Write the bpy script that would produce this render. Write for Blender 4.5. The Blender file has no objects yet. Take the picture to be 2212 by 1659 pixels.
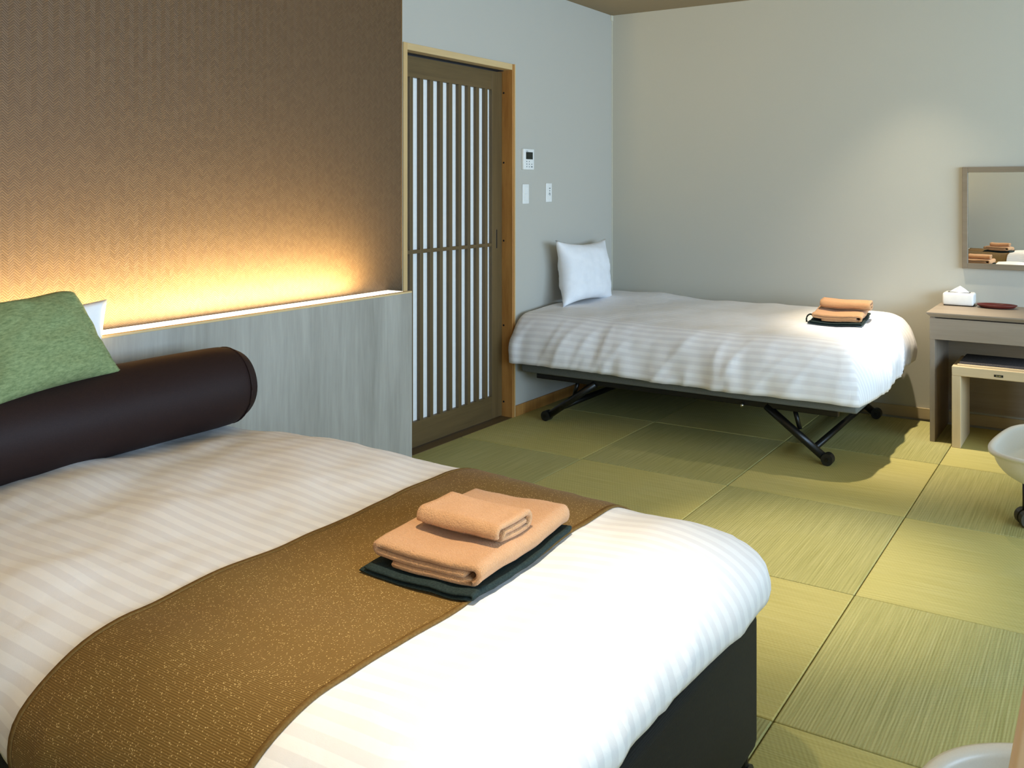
import bpy, bmesh, math, random
from mathutils import Vector, Matrix, noise
random.seed(7)
sc = bpy.context.scene
COL = sc.collection
PI = math.pi

# ------------------------------------------------------------------ camera
cam_d = bpy.data.cameras.new('camera')
cam_d.sensor_fit = 'HORIZONTAL'
cam_d.sensor_width = 36.0
cam_d.lens = 1880.12 / 2212 * 36.0
cam_d.shift_x = -(1353.98 - 1106) / 2212
cam_d.shift_y = (405.6 - 829.5) / 2212
cam_d.clip_start = 0.02
cam = bpy.data.objects.new('camera', cam_d)
COL.objects.link(cam)
cam.location = (3.166, -5.398, 1.379)
cam.rotation_euler = (PI / 2, 0, 0.513412)
sc.camera = cam

# ------------------------------------------------------------------ world, daylight, exposure
w = bpy.data.worlds.new('world'); sc.world = w
w.use_nodes = True
w.node_tree.nodes['Background'].inputs[0].default_value = (0.62, 0.78, 1.0, 1)
w.node_tree.nodes['Background'].inputs[1].default_value = 1.0
dl = bpy.data.lights.new('window_daylight', 'AREA')
dl.shape = 'RECTANGLE'; dl.size = 5.6; dl.size_y = 1.7
dl.energy = 400; dl.color = (0.53, 0.75, 1.0)
dlo = bpy.data.objects.new('window_daylight', dl); COL.objects.link(dlo)
dlo.location = (6.45, -3.7, 1.5); dlo.rotation_euler = (PI / 2, 0, PI / 2)   # faces -x
sc.view_settings.view_transform = 'Standard'
sc.view_settings.look = 'None'
sc.view_settings.gamma = 1.0
sc.view_settings.use_curve_mapping = False
sc.view_settings.exposure = 0.10
sc.cycles.max_bounces = 8
sc.cycles.diffuse_bounces = 4

DOWN_N = (240, 215, 130, 110)     # ceiling downlights: narrow beam
DOWN_W = (46, 6, 50, 30)         # and wide spill
LED_W = 32.0           # headboard light strip
WARM = (1.0, 0.88, 0.68)

# ------------------------------------------------------------------ material helpers
def s2l(c):
    c = c / 255.0
    return c / 12.92 if c <= 0.04045 else ((c + 0.055) / 1.055) ** 2.4
def rgb(r, g, b): return (s2l(r), s2l(g), s2l(b), 1)

class NT:
    def __init__(s, name):
        s.m = bpy.data.materials.new(name); s.m.use_nodes = True
        s.t = s.m.node_tree; s.b = s.t.nodes['Principled BSDF']; s._c = {}
    def n(s, typ, **kw):
        nd = s.t.nodes.new(typ)
        for k, v in kw.items():
            if isinstance(k, str) and hasattr(nd, k): setattr(nd, k, v)
        return nd
    def l(s, a, b): s.t.links.new(a, b)
    def coord(s, kind='Object', scale=(1, 1, 1), rot=(0, 0, 0)):
        tc = s.n('ShaderNodeTexCoord'); mp = s.n('ShaderNodeMapping')
        mp.inputs['Scale'].default_value = scale; mp.inputs['Rotation'].default_value = rot
        s.l(tc.outputs[kind], mp.inputs[0]); return mp.outputs[0]
    def noise(s, co, scale, detail=3, rough=0.55, dist=0):
        n = s.n('ShaderNodeTexNoise'); n.inputs['Scale'].default_value = scale
        n.inputs['Detail'].default_value = detail; n.inputs['Roughness'].default_value = rough
        n.inputs['Distortion'].default_value = dist
        if co is not None: s.l(co, n.inputs['Vector'])
        return n.outputs[0]
    def ramp(s, fac, stops, interp='LINEAR'):
        r = s.n('ShaderNodeValToRGB'); r.color_ramp.interpolation = interp
        e = r.color_ramp.elements
        while len(e) < len(stops): e.new(0.5)
        for i, (p, c) in enumerate(stops):
            e[i].position = p; e[i].color = c if len(c) == 4 else (*c, 1)
        s.l(fac, r.inputs[0]); return r.outputs[0]
    def math(s, op, a, b=None, c=None):
        m = s.n('ShaderNodeMath', operation=op)
        for i, v in enumerate((a, b, c)):
            if v is None: continue
            if isinstance(v, (int, float)): m.inputs[i].default_value = v
            else: s.l(v, m.inputs[i])
        return m.outputs[0]
    def mix(s, fac, a, b, mode='MIX'):
        m = s.n('ShaderNodeMix', data_type='RGBA', blend_type=mode)
        for sock, v in ((m.inputs[0], fac), (m.inputs[6], a), (m.inputs[7], b)):
            if isinstance(v, (int, float)): sock.default_value = v
            elif isinstance(v, tuple): sock.default_value = v
            else: s.l(v, sock)
        return m.outputs[2]
    def bump(s, h, strength=0.3, dist=0.002):
        b = s.n('ShaderNodeBump'); b.inputs['Strength'].default_value = strength
        b.inputs['Distance'].default_value = dist
        s.l(h, b.inputs['Height']); s.l(b.outputs[0], s.b.inputs['Normal'])
    def base(s, v):
        if isinstance(v, tuple): s.b.inputs['Base Color'].default_value = v
        else: s.l(v, s.b.inputs['Base Color'])
    def set(s, **kw):
        for k, v in kw.items(): s.b.inputs[k.replace('_', ' ')].default_value = v
        return s

def fabric(name, c1, c2, scale=90, rough=0.9, bump=0.25, sheen=0.0, dist=0.002):
    t = NT(name); co = t.coord('Object')
    n = t.noise(co, scale, 4)
    t.base(t.mix(t.ramp(n, [(0.3, (0, 0, 0)), (0.7, (1, 1, 1))]), c1, c2))
    t.set(Roughness=rough); t.b.inputs['Sheen Weight'].default_value = sheen
    t.b.inputs['Specular IOR Level'].default_value = 0.2
    if bump: t.bump(n, bump, dist)
    return t.m

def wood(name, c1, c2, axis='z', scale=6, stretch=14, rough=0.55, fine=0.35, cont=(0.3, 0.7), bump=0.12):
    t = NT(name)
    sc3 = [stretch, stretch, stretch]; sc3['xyz'.index(axis)] = 1.0
    co = t.coord('Object', scale=tuple(sc3))
    n1 = t.noise(co, scale * 0.25, 5, 0.6, 0.4)
    n2 = t.noise(co, scale * 1.6, 3, 0.6)
    f = t.ramp(n1, [(cont[0], (0, 0, 0)), (cont[1], (1, 1, 1))])
    f2 = t.mix(fine, f, n2)
    t.base(t.mix(f2, c1, c2)); t.set(Roughness=rough)
    if bump: t.bump(n2, bump, 0.001)
    return t.m

def plain(name, c, rough=0.5, metal=0.0, spec=0.5, nscale=None, bump=0.1):
    t = NT(name); t.set(Roughness=rough, Metallic=metal)
    t.b.inputs['Specular IOR Level'].default_value = spec
    co = t.coord('Object'); n = t.noise(co, nscale or 35, 3)
    t.base(t.mix(n, tuple(x * 0.94 for x in c[:3]) + (1,), tuple(min(1, x * 1.05) for x in c[:3]) + (1,)))
    if nscale: t.bump(n, bump, 0.001)
    return t.m

M = {}
def wallpaper(name, c):
    t = NT(name); co = t.coord('Object')
    n = t.noise(co, 240, 3); n2 = t.noise(t.coord('Object', scale=(1, 1, 6)), 60, 2)
    t.base(t.mix(n, tuple(x * 0.95 for x in c[:3]) + (1,), c)); t.set(Roughness=0.9)
    t.b.inputs['Specular IOR Level'].default_value = 0.15
    t.bump(t.mix(0.5, n, n2), 0.18, 0.002); return t.m
M['wall'] = wallpaper('wallpaper_grey_beige', rgb(196, 192, 178))
M['wall_left'] = wallpaper('wallpaper_pale_grey', rgb(192, 188, 177))
M['ceiling'] = wallpaper('ceiling_paper', rgb(150, 136, 112))

def tatami(name, ca, cb):
    t = NT(name); co = t.coord('Object')
    st = t.noise(t.coord('Object', scale=(0.8, 34, 1)), 3.6, 4, 0.6)          # streaks along local x
    st2 = t.noise(t.coord('Object', scale=(0.8, 90, 1)), 4.5, 2)
    fine = t.noise(t.coord('Object', scale=(60, 240, 1)), 2.2, 2)
    f = t.ramp(st, [(0.32, (0, 0, 0)), (0.68, (1, 1, 1))])
    c = t.mix(f, ca, cb)
    c = t.mix(t.math('MULTIPLY', t.ramp(st2, [(0.5, (0, 0, 0)), (0.75, (1, 1, 1))]), 0.35), c, rgb(205, 198, 150))
    c = t.mix(t.math('MULTIPLY', fine, 0.25), c, rgb(128, 124, 70))
    oi = t.n('ShaderNodeObjectInfo')
    hs = t.n('ShaderNodeHueSaturation'); t.l(c, hs.inputs['Color'])
    t.l(t.math('ADD', t.math('MULTIPLY', oi.outputs['Random'], 0.12), 0.94), hs.inputs['Value'])
    t.base(hs.outputs[0])
    wv = t.n('ShaderNodeTexWave', wave_type='BANDS', bands_direction='Y')
    wv.inputs['Scale'].default_value = 34; wv.inputs['Distortion'].default_value = 0.6
    t.l(t.coord('Object', scale=(1, 1, 1)), wv.inputs[0])
    wv2 = t.n('ShaderNodeTexWave', wave_type='BANDS', bands_direction='DIAGONAL')
    wv2.inputs['Scale'].default_value = 46; wv2.inputs['Distortion'].default_value = 1.0
    t.l(t.coord('Object', scale=(1, .6, 1)), wv2.inputs[0])
    t.bump(t.mix(0.45, wv.outputs[0], wv2.outputs[0]), 0.35, 0.0016)
    t.set(Roughness=0.62); t.b.inputs['Specular IOR Level'].default_value = 0.3
    t.b.inputs['Anisotropic'].default_value = 0.6
    return t.m
M['tatami'] = tatami('tatami_rush_sheen_golden', rgb(184, 171, 98), rgb(204, 192, 120))  # same rush; sheen of this weave direction painted in as a yellower tint
M['tatami_sheen_green'] = tatami('tatami_rush_sheen_green', rgb(162, 156, 94), rgb(192, 184, 120))  # turned mats: their duller sheen painted in as a greener tint
M['subfloor'] = plain('subfloor_dark', rgb(82, 76, 40), 0.9)

def wicker():
    # herringbone of split strips: vertical columns whose diagonal strips alternate in direction
    t = NT('woven_wicker_panel'); tc = t.n('ShaderNodeTexCoord'); sep = t.n('ShaderNodeSeparateXYZ')
    t.l(tc.outputs['Object'], sep.inputs[0])
    y, z = sep.outputs[1], sep.outputs[2]
    cw, sp = 0.016, 0.0085
    u = t.math('DIVIDE', y, cw); fl = t.math('FLOOR', u); fr = t.math('FRACT', u)
    par = t.math('FLOORED_MODULO', fl, 2.0)
    tri = t.math('ADD', t.math('MULTIPLY', par, fr), t.math('MULTIPLY', t.math('SUBTRACT', 1.0, par), t.math('SUBTRACT', 1.0, fr)))
    d = t.math('ADD', t.math('DIVIDE', z, sp), t.math('MULTIPLY', tri, cw / sp))
    k = t.math('FLOOR', d); f = t.math('FRACT', d)
    edge = t.math('MULTIPLY', t.math('PINGPONG', f, 0.5), 2.0)
    prof = t.math('POWER', edge, 0.45)
    wn = t.n('ShaderNodeTexWhiteNoise', noise_dimensions='2D'); cb = t.n('ShaderNodeCombineXYZ')
    t.l(k, cb.inputs[0]); t.l(fl, cb.inputs[1]); t.l(cb.outputs[0], wn.inputs['Vector'])
    c = t.mix(wn.outputs[0], rgb(86, 66, 43), rgb(96, 76, 52))
    c = t.mix(t.math('MULTIPLY', t.math('SUBTRACT', 1.0, prof), 0.6), c, rgb(58, 42, 26))
    t.base(c); t.set(Roughness=0.5); t.b.inputs['Specular IOR Level'].default_value = 0.35
    t.bump(t.math('ADD', prof, t.math('MULTIPLY', wn.outputs[0], 0.35)), 0.4, 0.0014)
    return t.m
M['wicker'] = wicker()
M['grey_wood'] = wood('grey_ash_laminate', rgb(128, 123, 112), rgb(178, 173, 162), 'z', 3.4, 13, 0.5, 0.5, (0.3, 0.68))
M['grey_wood_x'] = wood('grey_ash_laminate_horizontal', rgb(139, 124, 106), rgb(165, 150, 132), 'x', 4, 18, 0.5, 0.4)
M['grey_wood_v'] = wood('grey_ash_laminate_upright', rgb(139, 124, 106), rgb(165, 150, 132), 'z', 4, 18, 0.5, 0.4)
M['mirror_wood'] = wood('greyed_brown_wood', rgb(120, 106, 86), rgb(146, 131, 110), 'x', 4, 16, 0.5, 0.4)
M['dark_wood'] = wood('dark_brown_wood', rgb(80, 63, 35), rgb(114, 92, 56), 'z', 5, 18, 0.5, 0.45)
M['dark_wood_y'] = wood('dark_brown_wood_across', rgb(80, 63, 35), rgb(114, 92, 56), 'y', 5, 18, 0.5, 0.45)
M['pale_wood'] = wood('pale_cypress_wood', rgb(196, 160, 104), rgb(222, 190, 136), 'z', 4, 12, 0.45, 0.4)
M['pale_wood_y'] = wood('pale_cypress_wood_across', rgb(196, 164, 112), rgb(222, 194, 144), 'y', 4, 12, 0.45, 0.4)
M['pale_wood_x'] = wood('pale_wood_lengthwise', rgb(176, 156, 116), rgb(198, 178, 138), 'x', 4, 12, 0.5, 0.4)
M['honey_wood'] = wood('honey_grained_wood', rgb(150, 98, 44), rgb(196, 142, 76), 'z', 7, 9, 0.45, 0.4, (0.35, 0.62))
M['beige_wood'] = wood('beige_maple', rgb(206, 182, 142), rgb(226, 204, 166), 'z', 4, 14, 0.45, 0.35)
M['beige_wood_x'] = wood('beige_maple_across', rgb(206, 182, 142), rgb(226, 204, 166), 'x', 4, 14, 0.45, 0.35)
M['table_wood'] = wood('beige_table_wood', rgb(196, 168, 132), rgb(214, 188, 154), 'y', 4, 14, 0.4, 0.35)

def paper():
    t = NT('shoji_paper'); n = t.noise(t.coord('Object'), 60, 4)
    t.base(t.mix(n, rgb(236, 234, 230), rgb(248, 247, 244))); t.set(Roughness=0.8)
    t.bump(n, 0.1, 0.001); return t.m
M['paper'] = paper()
M['white_plastic'] = plain('white_plastic', rgb(236, 236, 232), 0.4)
M['shell_plastic'] = plain('white_moulded_shell', rgb(240, 238, 230), 0.35, nscale=300, bump=0.05)
M['screen'] = plain('dark_lcd', rgb(30, 38, 34), 0.25)
M['print'] = plain('grey_print', rgb(110, 118, 122), 0.6)
M['black_metal'] = plain('black_painted_tube', rgb(12, 12, 12), 0.35, spec=0.5)
M['black_plastic'] = plain('black_plastic', rgb(26, 26, 24), 0.45)
M['olive_wheel'] = plain('worn_dark_caster_wheel', rgb(58, 54, 40), 0.5)
M['chrome'] = plain('bright_screw', rgb(210, 210, 205), 0.2, 1.0)
M['lacquer'] = plain('red_brown_lacquer', rgb(96, 34, 28), 0.3)
M['bead'] = plain('white_corner_bead', rgb(214, 210, 190), 0.5)
M['void'] = plain('dark_recess', rgb(28, 22, 14), 0.9)

def stripe_cotton():
    t = NT('white_satin_stripe_cotton')
    tc = t.n('ShaderNodeTexCoord'); sep = t.n('ShaderNodeSeparateXYZ'); t.l(tc.outputs['UV'], sep.inputs[0])
    wob = t.math('MULTIPLY', t.math('SUBTRACT', t.noise(t.coord('UV'), 2.0, 2), 0.5), 0.008)
    v = t.math('FRACT', t.math('DIVIDE', t.math('ADD', sep.outputs[1], wob), 0.036))
    f = t.ramp(v, [(0.0, (0, 0, 0)), (0.03, (1, 1, 1)), (0.5, (1, 1, 1)), (0.53, (0, 0, 0))])
    t.base(t.mix(f, rgb(236, 233, 234), rgb(247, 245, 245)))
    t.l(t.ramp(f, [(0, (.75, .75, .75)), (1, (.6, .6, .6))]), t.b.inputs['Roughness'])
    t.b.inputs['Specular IOR Level'].default_value = 0.3
    n = t.noise(t.coord('UV'), 14, 4, 0.5, 0.6); n2 = t.noise(t.coord('UV'), 700, 2)
    t.bump(t.mix(0.08, n, n2), 0.25, 0.006)
    return t.m
M['duvet'] = stripe_cotton()
M['white_cotton'] = fabric('white_plain_cotton', rgb(236, 236, 238), rgb(244, 244, 245), 14, 0.8, 0.25, dist=0.006)

def runner_mat():
    t = NT('golden_brown_flecked_brocade'); uv = t.coord('UV')
    vo = t.n('ShaderNodeTexVoronoi', feature='F1'); vo.inputs['Scale'].default_value = 210; t.l(uv, vo.inputs['Vector'])
    dots = t.ramp(vo.outputs['Distance'], [(0.0, (1, 1, 1)), (0.14, (1, 1, 1)), (0.27, (0, 0, 0))])
    sel = t.ramp(vo.outputs['Color'], [(0.05, (0.2, 0.2, 0.2)), (0.5, (1, 1, 1))])
    wv = t.n('ShaderNodeTexWave', wave_type='BANDS', bands_direction='Y'); wv.inputs['Scale'].default_value = 95
    wv.inputs['Distortion'].default_value = 0.8; t.l(uv, wv.inputs[0])
    n = t.noise(uv, 9, 3)
    c = t.mix(wv.outputs[0], rgb(102, 76, 32), rgb(140, 109, 56))
    c = t.mix(t.math('MULTIPLY', n, 0.3), c, rgb(100, 70, 28))
    fleck = t.math('MULTIPLY', dots, sel)
    c = t.mix(t.math('MULTIPLY', fleck, 0.7), c, rgb(232, 198, 132))
    t.base(c); t.set(Roughness=0.65); t.b.inputs['Specular IOR Level'].default_value = 0.2
    t.b.inputs['Sheen Weight'].default_value = 0.03
    t.bump(t.math('ADD', t.math('MULTIPLY', wv.outputs[0], 0.6), fleck), 0.3, 0.001)
    return t.m
M['runner'] = runner_mat()
M['runner_edge'] = fabric('golden_runner_hem', rgb(100, 74, 34), rgb(124, 96, 52), 200, 0.8)
M['bolster'] = fabric('dark_brown_satin', rgb(34, 21, 19), rgb(42, 27, 25), 400, 0.6, 0.08)
M['bolster'].node_tree.nodes['Principled BSDF'].inputs['Specular IOR Level'].default_value = 0.2
def green_mat():
    t = NT('green_melange_weave')
    n = t.noise(t.coord('Object', scale=(1, 1, 3)), 70, 4, 0.7); n2 = t.noise(t.coord('Object'), 320, 2)
    c = t.mix(t.ramp(n, [(0.35, (0, 0, 0)), (0.65, (1, 1, 1))]), rgb(104, 120, 76), rgb(140, 154, 106))
    t.base(c); t.set(Roughness=0.9); t.bump(n2, 0.3, 0.002); return t.m
M['green'] = green_mat()
M['piping'] = fabric('pale_green_seam', rgb(150, 176, 140), rgb(176, 196, 160), 200)
def terry(name, c1, c2):
    t = NT(name); n = t.noise(t.coord('Object'), 260, 3, 0.7); n2 = t.noise(t.coord('Object'), 60, 3)
    t.base(t.mix(t.mix(0.5, n, n2), c1, c2)); t.set(Roughness=1.0)
    t.b.inputs['Sheen Weight'].default_value = 0.25; t.b.inputs['Specular IOR Level'].default_value = 0.05
    t.bump(n, 1.0, 0.005); return t.m
M['terry'] = terry('apricot_terry', rgb(196, 142, 96), rgb(218, 168, 120))
M['dark_cloth'] = fabric('dark_green_cloth', rgb(22, 34, 34), rgb(42, 56, 54), 300, 0.8, 0.3)
def base_fabric():
    t = NT('black_ribbed_upholstery')
    wv = t.n('ShaderNodeTexWave', wave_type='BANDS', bands_direction='Z'); wv.inputs['Scale'].default_value = 90
    t.l(t.coord('Object'), wv.inputs[0]); n = t.noise(t.coord('Object'), 250, 3)
    t.base(t.mix(n, rgb(15, 16, 17), rgb(24, 25, 27))); t.set(Roughness=0.6); t.b.inputs['Specular IOR Level'].default_value = 0.3
    t.bump(t.mix(0.5, wv.outputs[0], n), 0.4, 0.0015); return t.m
M['bed_base'] = base_fabric()
M['cot_grey'] = fabric('grey_cot_upholstery', rgb(104, 106, 102), rgb(122, 124, 118), 250, 0.8)
M['stool_pad'] = fabric('charcoal_stool_pad', rgb(52, 50, 50), rgb(86, 82, 82), 220, 0.9, 0.4)
def mirror_mat():
    t = NT('mirror_glass'); t.set(Metallic=1.0, Roughness=0.0)
    n = t.noise(t.coord('Object'), 2, 1); t.base(t.mix(n, (0.86, 0.88, 0.84, 1), (0.88, 0.89, 0.86, 1))); return t.m
M['mirror'] = mirror_mat()
def emis(name, c, s):
    t = NT(name); t.base(c); t.b.inputs['Emission Color'].default_value = c; t.b.inputs['Emission Strength'].default_value = s
    return t.m
M['led'] = emis('led_diffuser', (1.0, 0.88, 0.68, 1), 3.0)
M['lamp_lens'] = emis('downlight_lens', (1.0, 0.85, 0.62, 1), 6.0)
def pane():
    t = NT('window_pane'); tr = t.n('ShaderNodeBsdfTransparent'); gl = t.n('ShaderNodeBsdfGlossy'); mx = t.n('ShaderNodeMixShader')
    gl.inputs['Roughness'].default_value = 0.02; mx.inputs[0].default_value = 0.06
    t.l(tr.outputs[0], mx.inputs[1]); t.l(gl.outputs[0], mx.inputs[2])
    t.l(mx.outputs[0], t.t.nodes['Material Output'].inputs[0]); return t.m
M['pane'] = pane()

# ------------------------------------------------------------------ geometry helpers
def tag(o, label=None, cat=None, group=None, kind=None):
    if label: o['label'] = label
    if cat: o['category'] = cat
    if group: o['group'] = group
    if kind: o['kind'] = kind
    return o
def empty(name, loc=(0, 0, 0), rz=0):
    o = bpy.data.objects.new(name, None); COL.objects.link(o)
    o.location = loc; o.rotation_euler = (0, 0, rz); o.empty_display_size = 0.05
    return o
def link(name, me, mat, parent=None, smooth=False):
    if mat and not me.materials: me.materials.append(M[mat])
    if smooth:
        for p in me.polygons: p.use_smooth = True
    o = bpy.data.objects.new(name, me); COL.objects.link(o)
    if parent: o.parent = parent
    return o
def obj(name, bm, mat, parent=None, smooth=False, loc=None):
    bmesh.ops.recalc_face_normals(bm, faces=bm.faces)
    me = bpy.data.meshes.new(name); bm.to_mesh(me); bm.free()
    o = link(name, me, mat, parent, smooth)
    if loc: o.location = loc
    return o
def bbox(x0, x1, y0, y1, z0, z1, bev=0.0, seg=2, bm=None):
    """box given by its limits, edges bevelled"""
    tmp = bmesh.new()
    v = [tmp.verts.new((x, y, z)) for x in (x0, x1) for y in (y0, y1) for z in (z0, z1)]
    for f in ((0, 1, 3, 2), (4, 6, 7, 5), (0, 4, 5, 1), (2, 3, 7, 6), (0, 2, 6, 4), (1, 5, 7, 3)):
        tmp.faces.new([v[i] for i in f])
    if bev:
        bmesh.ops.bevel(tmp, geom=list(tmp.edges), offset=bev, segments=seg, profile=0.5, affect='EDGES')
    if bm is None: return tmp
    me = bpy.data.meshes.new('t'); tmp.to_mesh(me); tmp.free(); bm.from_mesh(me); bpy.data.meshes.remove(me)
    return bm
def cyl(p0, p1, r, seg=16, r2=None, bm=None, caps=True):
    bm = bm or bmesh.new(); p0 = Vector(p0); p1 = Vector(p1); r2 = r if r2 is None else r2
    d = (p1 - p0).normalized(); a = d.orthogonal().normalized(); b = d.cross(a)
    A = []; B = []
    for i in range(seg):
        t = 2 * PI * i / seg; n = a * math.cos(t) + b * math.sin(t)
        A.append(bm.verts.new(p0 + n * r)); B.append(bm.verts.new(p1 + n * r2))
    for i in range(seg):
        j = (i + 1) % seg; bm.faces.new((A[i], A[j], B[j], B[i]))
    if caps: bm.faces.new(A[::-1]); bm.faces.new(B)
    return bm
def tube(pts, r, seg=12, bm=None):
    """swept tube through points"""
    bm = bm or bmesh.new(); pts = [Vector(p) for p in pts]; rings = []
    for i, p in enumerate(pts):
        d = (pts[min(i + 1, len(pts) - 1)] - pts[max(i - 1, 0)]).normalized()
        up = Vector((0, 0, 1)) if abs(d.z) < 0.9 else Vector((1, 0, 0))
        a = d.cross(up).normalized(); b = a.cross(d)
        rings.append([bm.verts.new(p + (a * math.cos(2 * PI * k / seg) + b * math.sin(2 * PI * k / seg)) * r) for k in range(seg)])
    for A, B in zip(rings, rings[1:]):
        for k in range(seg):
            j = (k + 1) % seg; bm.faces.new((A[k], A[j], B[j], B[k]))
    bm.faces.new(rings[0][::-1]); bm.faces.new(rings[-1])
    return bm
def lathe(prof, seg=32, bm=None, sx=1, sy=1):
    bm = bm or bmesh.new(); rings = []
    for r, z in prof:
        rings.append([bm.verts.new((sx * max(r, 1e-4) * math.cos(2 * PI * k / seg), sy * max(r, 1e-4) * math.sin(2 * PI * k / seg), z)) for k in range(seg)])
    for A, B in zip(rings, rings[1:]):
        for k in range(seg):
            j = (k + 1) % seg; bm.faces.new((A[k], A[j], B[j], B[k]))
    return bm
def prism(poly, axis, a, b, bm=None):
    """polygon in the two other axes extruded along axis from a to b"""
    bm = bm or bmesh.new()
    def P(u, v, t): return {'x': (t, u, v), 'y': (u, t, v), 'z': (u, v, t)}[axis]
    A = [bm.verts.new(P(u, v, a)) for u, v in poly]; B = [bm.verts.new(P(u, v, b)) for u, v in poly]
    n = len(poly)
    for i in range(n): bm.faces.new((A[i], A[(i + 1) % n], B[(i + 1) % n], B[i]))
    bm.faces.new(A[::-1]); bm.faces.new(B)
    return bm
def copy_tree(o, parent=None):
    c = o.copy(); COL.objects.link(c)
    if parent: c.parent = parent
    for ch in list(o.children): copy_tree(ch, c)
    return c
def struct(name, bm, mat, parent=None, smooth=False, label=None):
    o = obj(name, bm, mat, parent, smooth)
    return tag(o, label=label, kind='structure')
def fbm(p, oct=2):
    return noise.fractal(Vector(p), 1.0, 2.0, oct)

# ------------------------------------------------------------------ room shell
RX, RY, RZ = 6.2, -6.95, 2.616
DY0, DY1, DZ = -2.076, -1.191, 2.085          # door opening
fl = struct('floor', bbox(-0.4, RX + 0.1, RY - 0.1, 0.1, -0.12, -0.018), 'subfloor', label='green and yellow woven tatami mat floor')
# tatami: square mats laid in a checker of weave directions
def mat_mesh(mt):
    bm = bbox(-0.3985, 0.3985, -0.3985, 0.3985, -0.018, 0.0, 0.004, 2); me = bpy.data.meshes.new('tatami_mat')
    bmesh.ops.recalc_face_normals(bm, faces=bm.faces); bm.to_mesh(me); bm.free(); me.materials.append(M[mt]); return me
TM = [mat_mesh('tatami'), mat_mesh('tatami_sheen_green')]
for i in range(8):
    for j in range(-7, 2):
        cx, cy = -0.010 + 0.8 * i + 0.4, -1.651 + 0.8 * j + 0.4
        o = link('tatami_mat', TM[(i + j) % 2], None, fl); o.location = (cx, cy, random.uniform(-0.0006, 0.0006))
        o.rotation_euler = (0, 0, PI / 2 if (i + j) % 2 else 0)
# wall with the door (x = 0), made around its opening
bm = bmesh.new()
bbox(-0.16, 0, DY1 + 0.028, 0.0, -0.1, RZ + 0.05, bm=bm)
bbox(-0.16, 0, DY0 - 0.028, DY1 + 0.028, DZ + 0.036, RZ + 0.05, bm=bm)
bbox(-0.16, 0, RY, DY0 - 0.028, -0.1, RZ + 0.05, bm=bm)
struct('wall_left', bm, 'wall_left', label='pale grey wall around the slatted sliding door')
struct('wall_back', bbox(-0.16, RX + 0.1, 0.0, 0.12, -0.1, RZ + 0.05), 'wall', label='plain beige grey wall behind the folding bed and mirror')
struct('wall_front', bbox(-0.16, RX + 0.1, RY - 0.12, RY, -0.1, RZ + 0.05), 'wall', label='plain beige grey wall seen in the mirror')
bm = bmesh.new()
WY0, WY1, WZ0, WZ1 = -6.6, -0.8, 0.65, 2.35
bbox(RX, RX + 0.12, WY1, 0.0, -0.1, RZ + 0.05, bm=bm); bbox(RX, RX + 0.12, RY, WY0, -0.1, RZ + 0.05, bm=bm)
bbox(RX, RX + 0.12, WY0, WY1, -0.1, WZ0, bm=bm); bbox(RX, RX + 0.12, WY0, WY1, WZ1, RZ + 0.05, bm=bm)
struct('wall_right', bm, 'wall', label='wall with the wide window to the right of the view')
struct('ceiling', bbox(-0.16, RX + 0.1, RY - 0.1, 0.1, RZ, RZ + 0.1), 'ceiling', label='brownish grey papered ceiling')
# the thicker wall behind the beds, clad in woven wicker
PX, PY = 0.26, -2.381
wp = struct('wall_headboard', bbox(0.0, PX - 0.004, RY, PY - 0.003, -0.02, RZ), 'wall_left', label='thick wall clad in brown woven wicker behind the bed')
obj('wicker_panel', bbox(PX - 0.006, PX, RY, PY, 0.05, RZ), 'wicker', wp)
obj('edge_strip', bbox(PX - 0.03, PX + 0.0015, PY - 0.001, PY + 0.003, 0.05, RZ), 'dark_wood', wp)
# window
wn = empty('window_1', (RX, (WY0 + WY1) / 2, WZ0)); tag(wn, 'wide white framed window letting daylight in', kind='structure')
hw = (WY1 - WY0) / 2
for a, b, c, d in ((-hw, hw, 0, 0.05), (-hw, hw, 1.65, 1.7), (-hw, -hw + 0.05, 0.05, 1.65), (hw - 0.05, hw, 0.05, 1.65), (-0.03, 0.03, 0.05, 1.65)):
    obj('window_frame', bbox(0.03, 0.09, a, b, c, d, 0.004), 'white_plastic', wn)
for a, b in ((-hw + 0.05, -0.03), (0.03, hw - 0.05)):
    obj('pane', bbox(0.055, 0.061, a, b, 0.05, 1.65), 'pane', wn)
# skirting boards and the corner bead
struct('baseboard_back', bbox(0.012, RX, -0.012, 0.0, 0.0, 0.065, 0.002), 'pale_wood_x', label='pale wooden skirting board along the back wall')
struct('baseboard_left', bbox(0.0, 0.012, DY1 + 0.03, -0.012, 0.0, 0.065, 0.002), 'honey_wood', label='honey coloured skirting board beside the sliding door')
bm = bbox(0, 0.006, -0.006, 0, 0.06, RZ, 0.002); bbox(0, 0.012, -0.022, 0, RZ - 0.04, RZ - 0.001, 0.002, bm=bm)
struct('trim_1', bm, 'bead', label='thin cream bead up the corner of the two walls')

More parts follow.
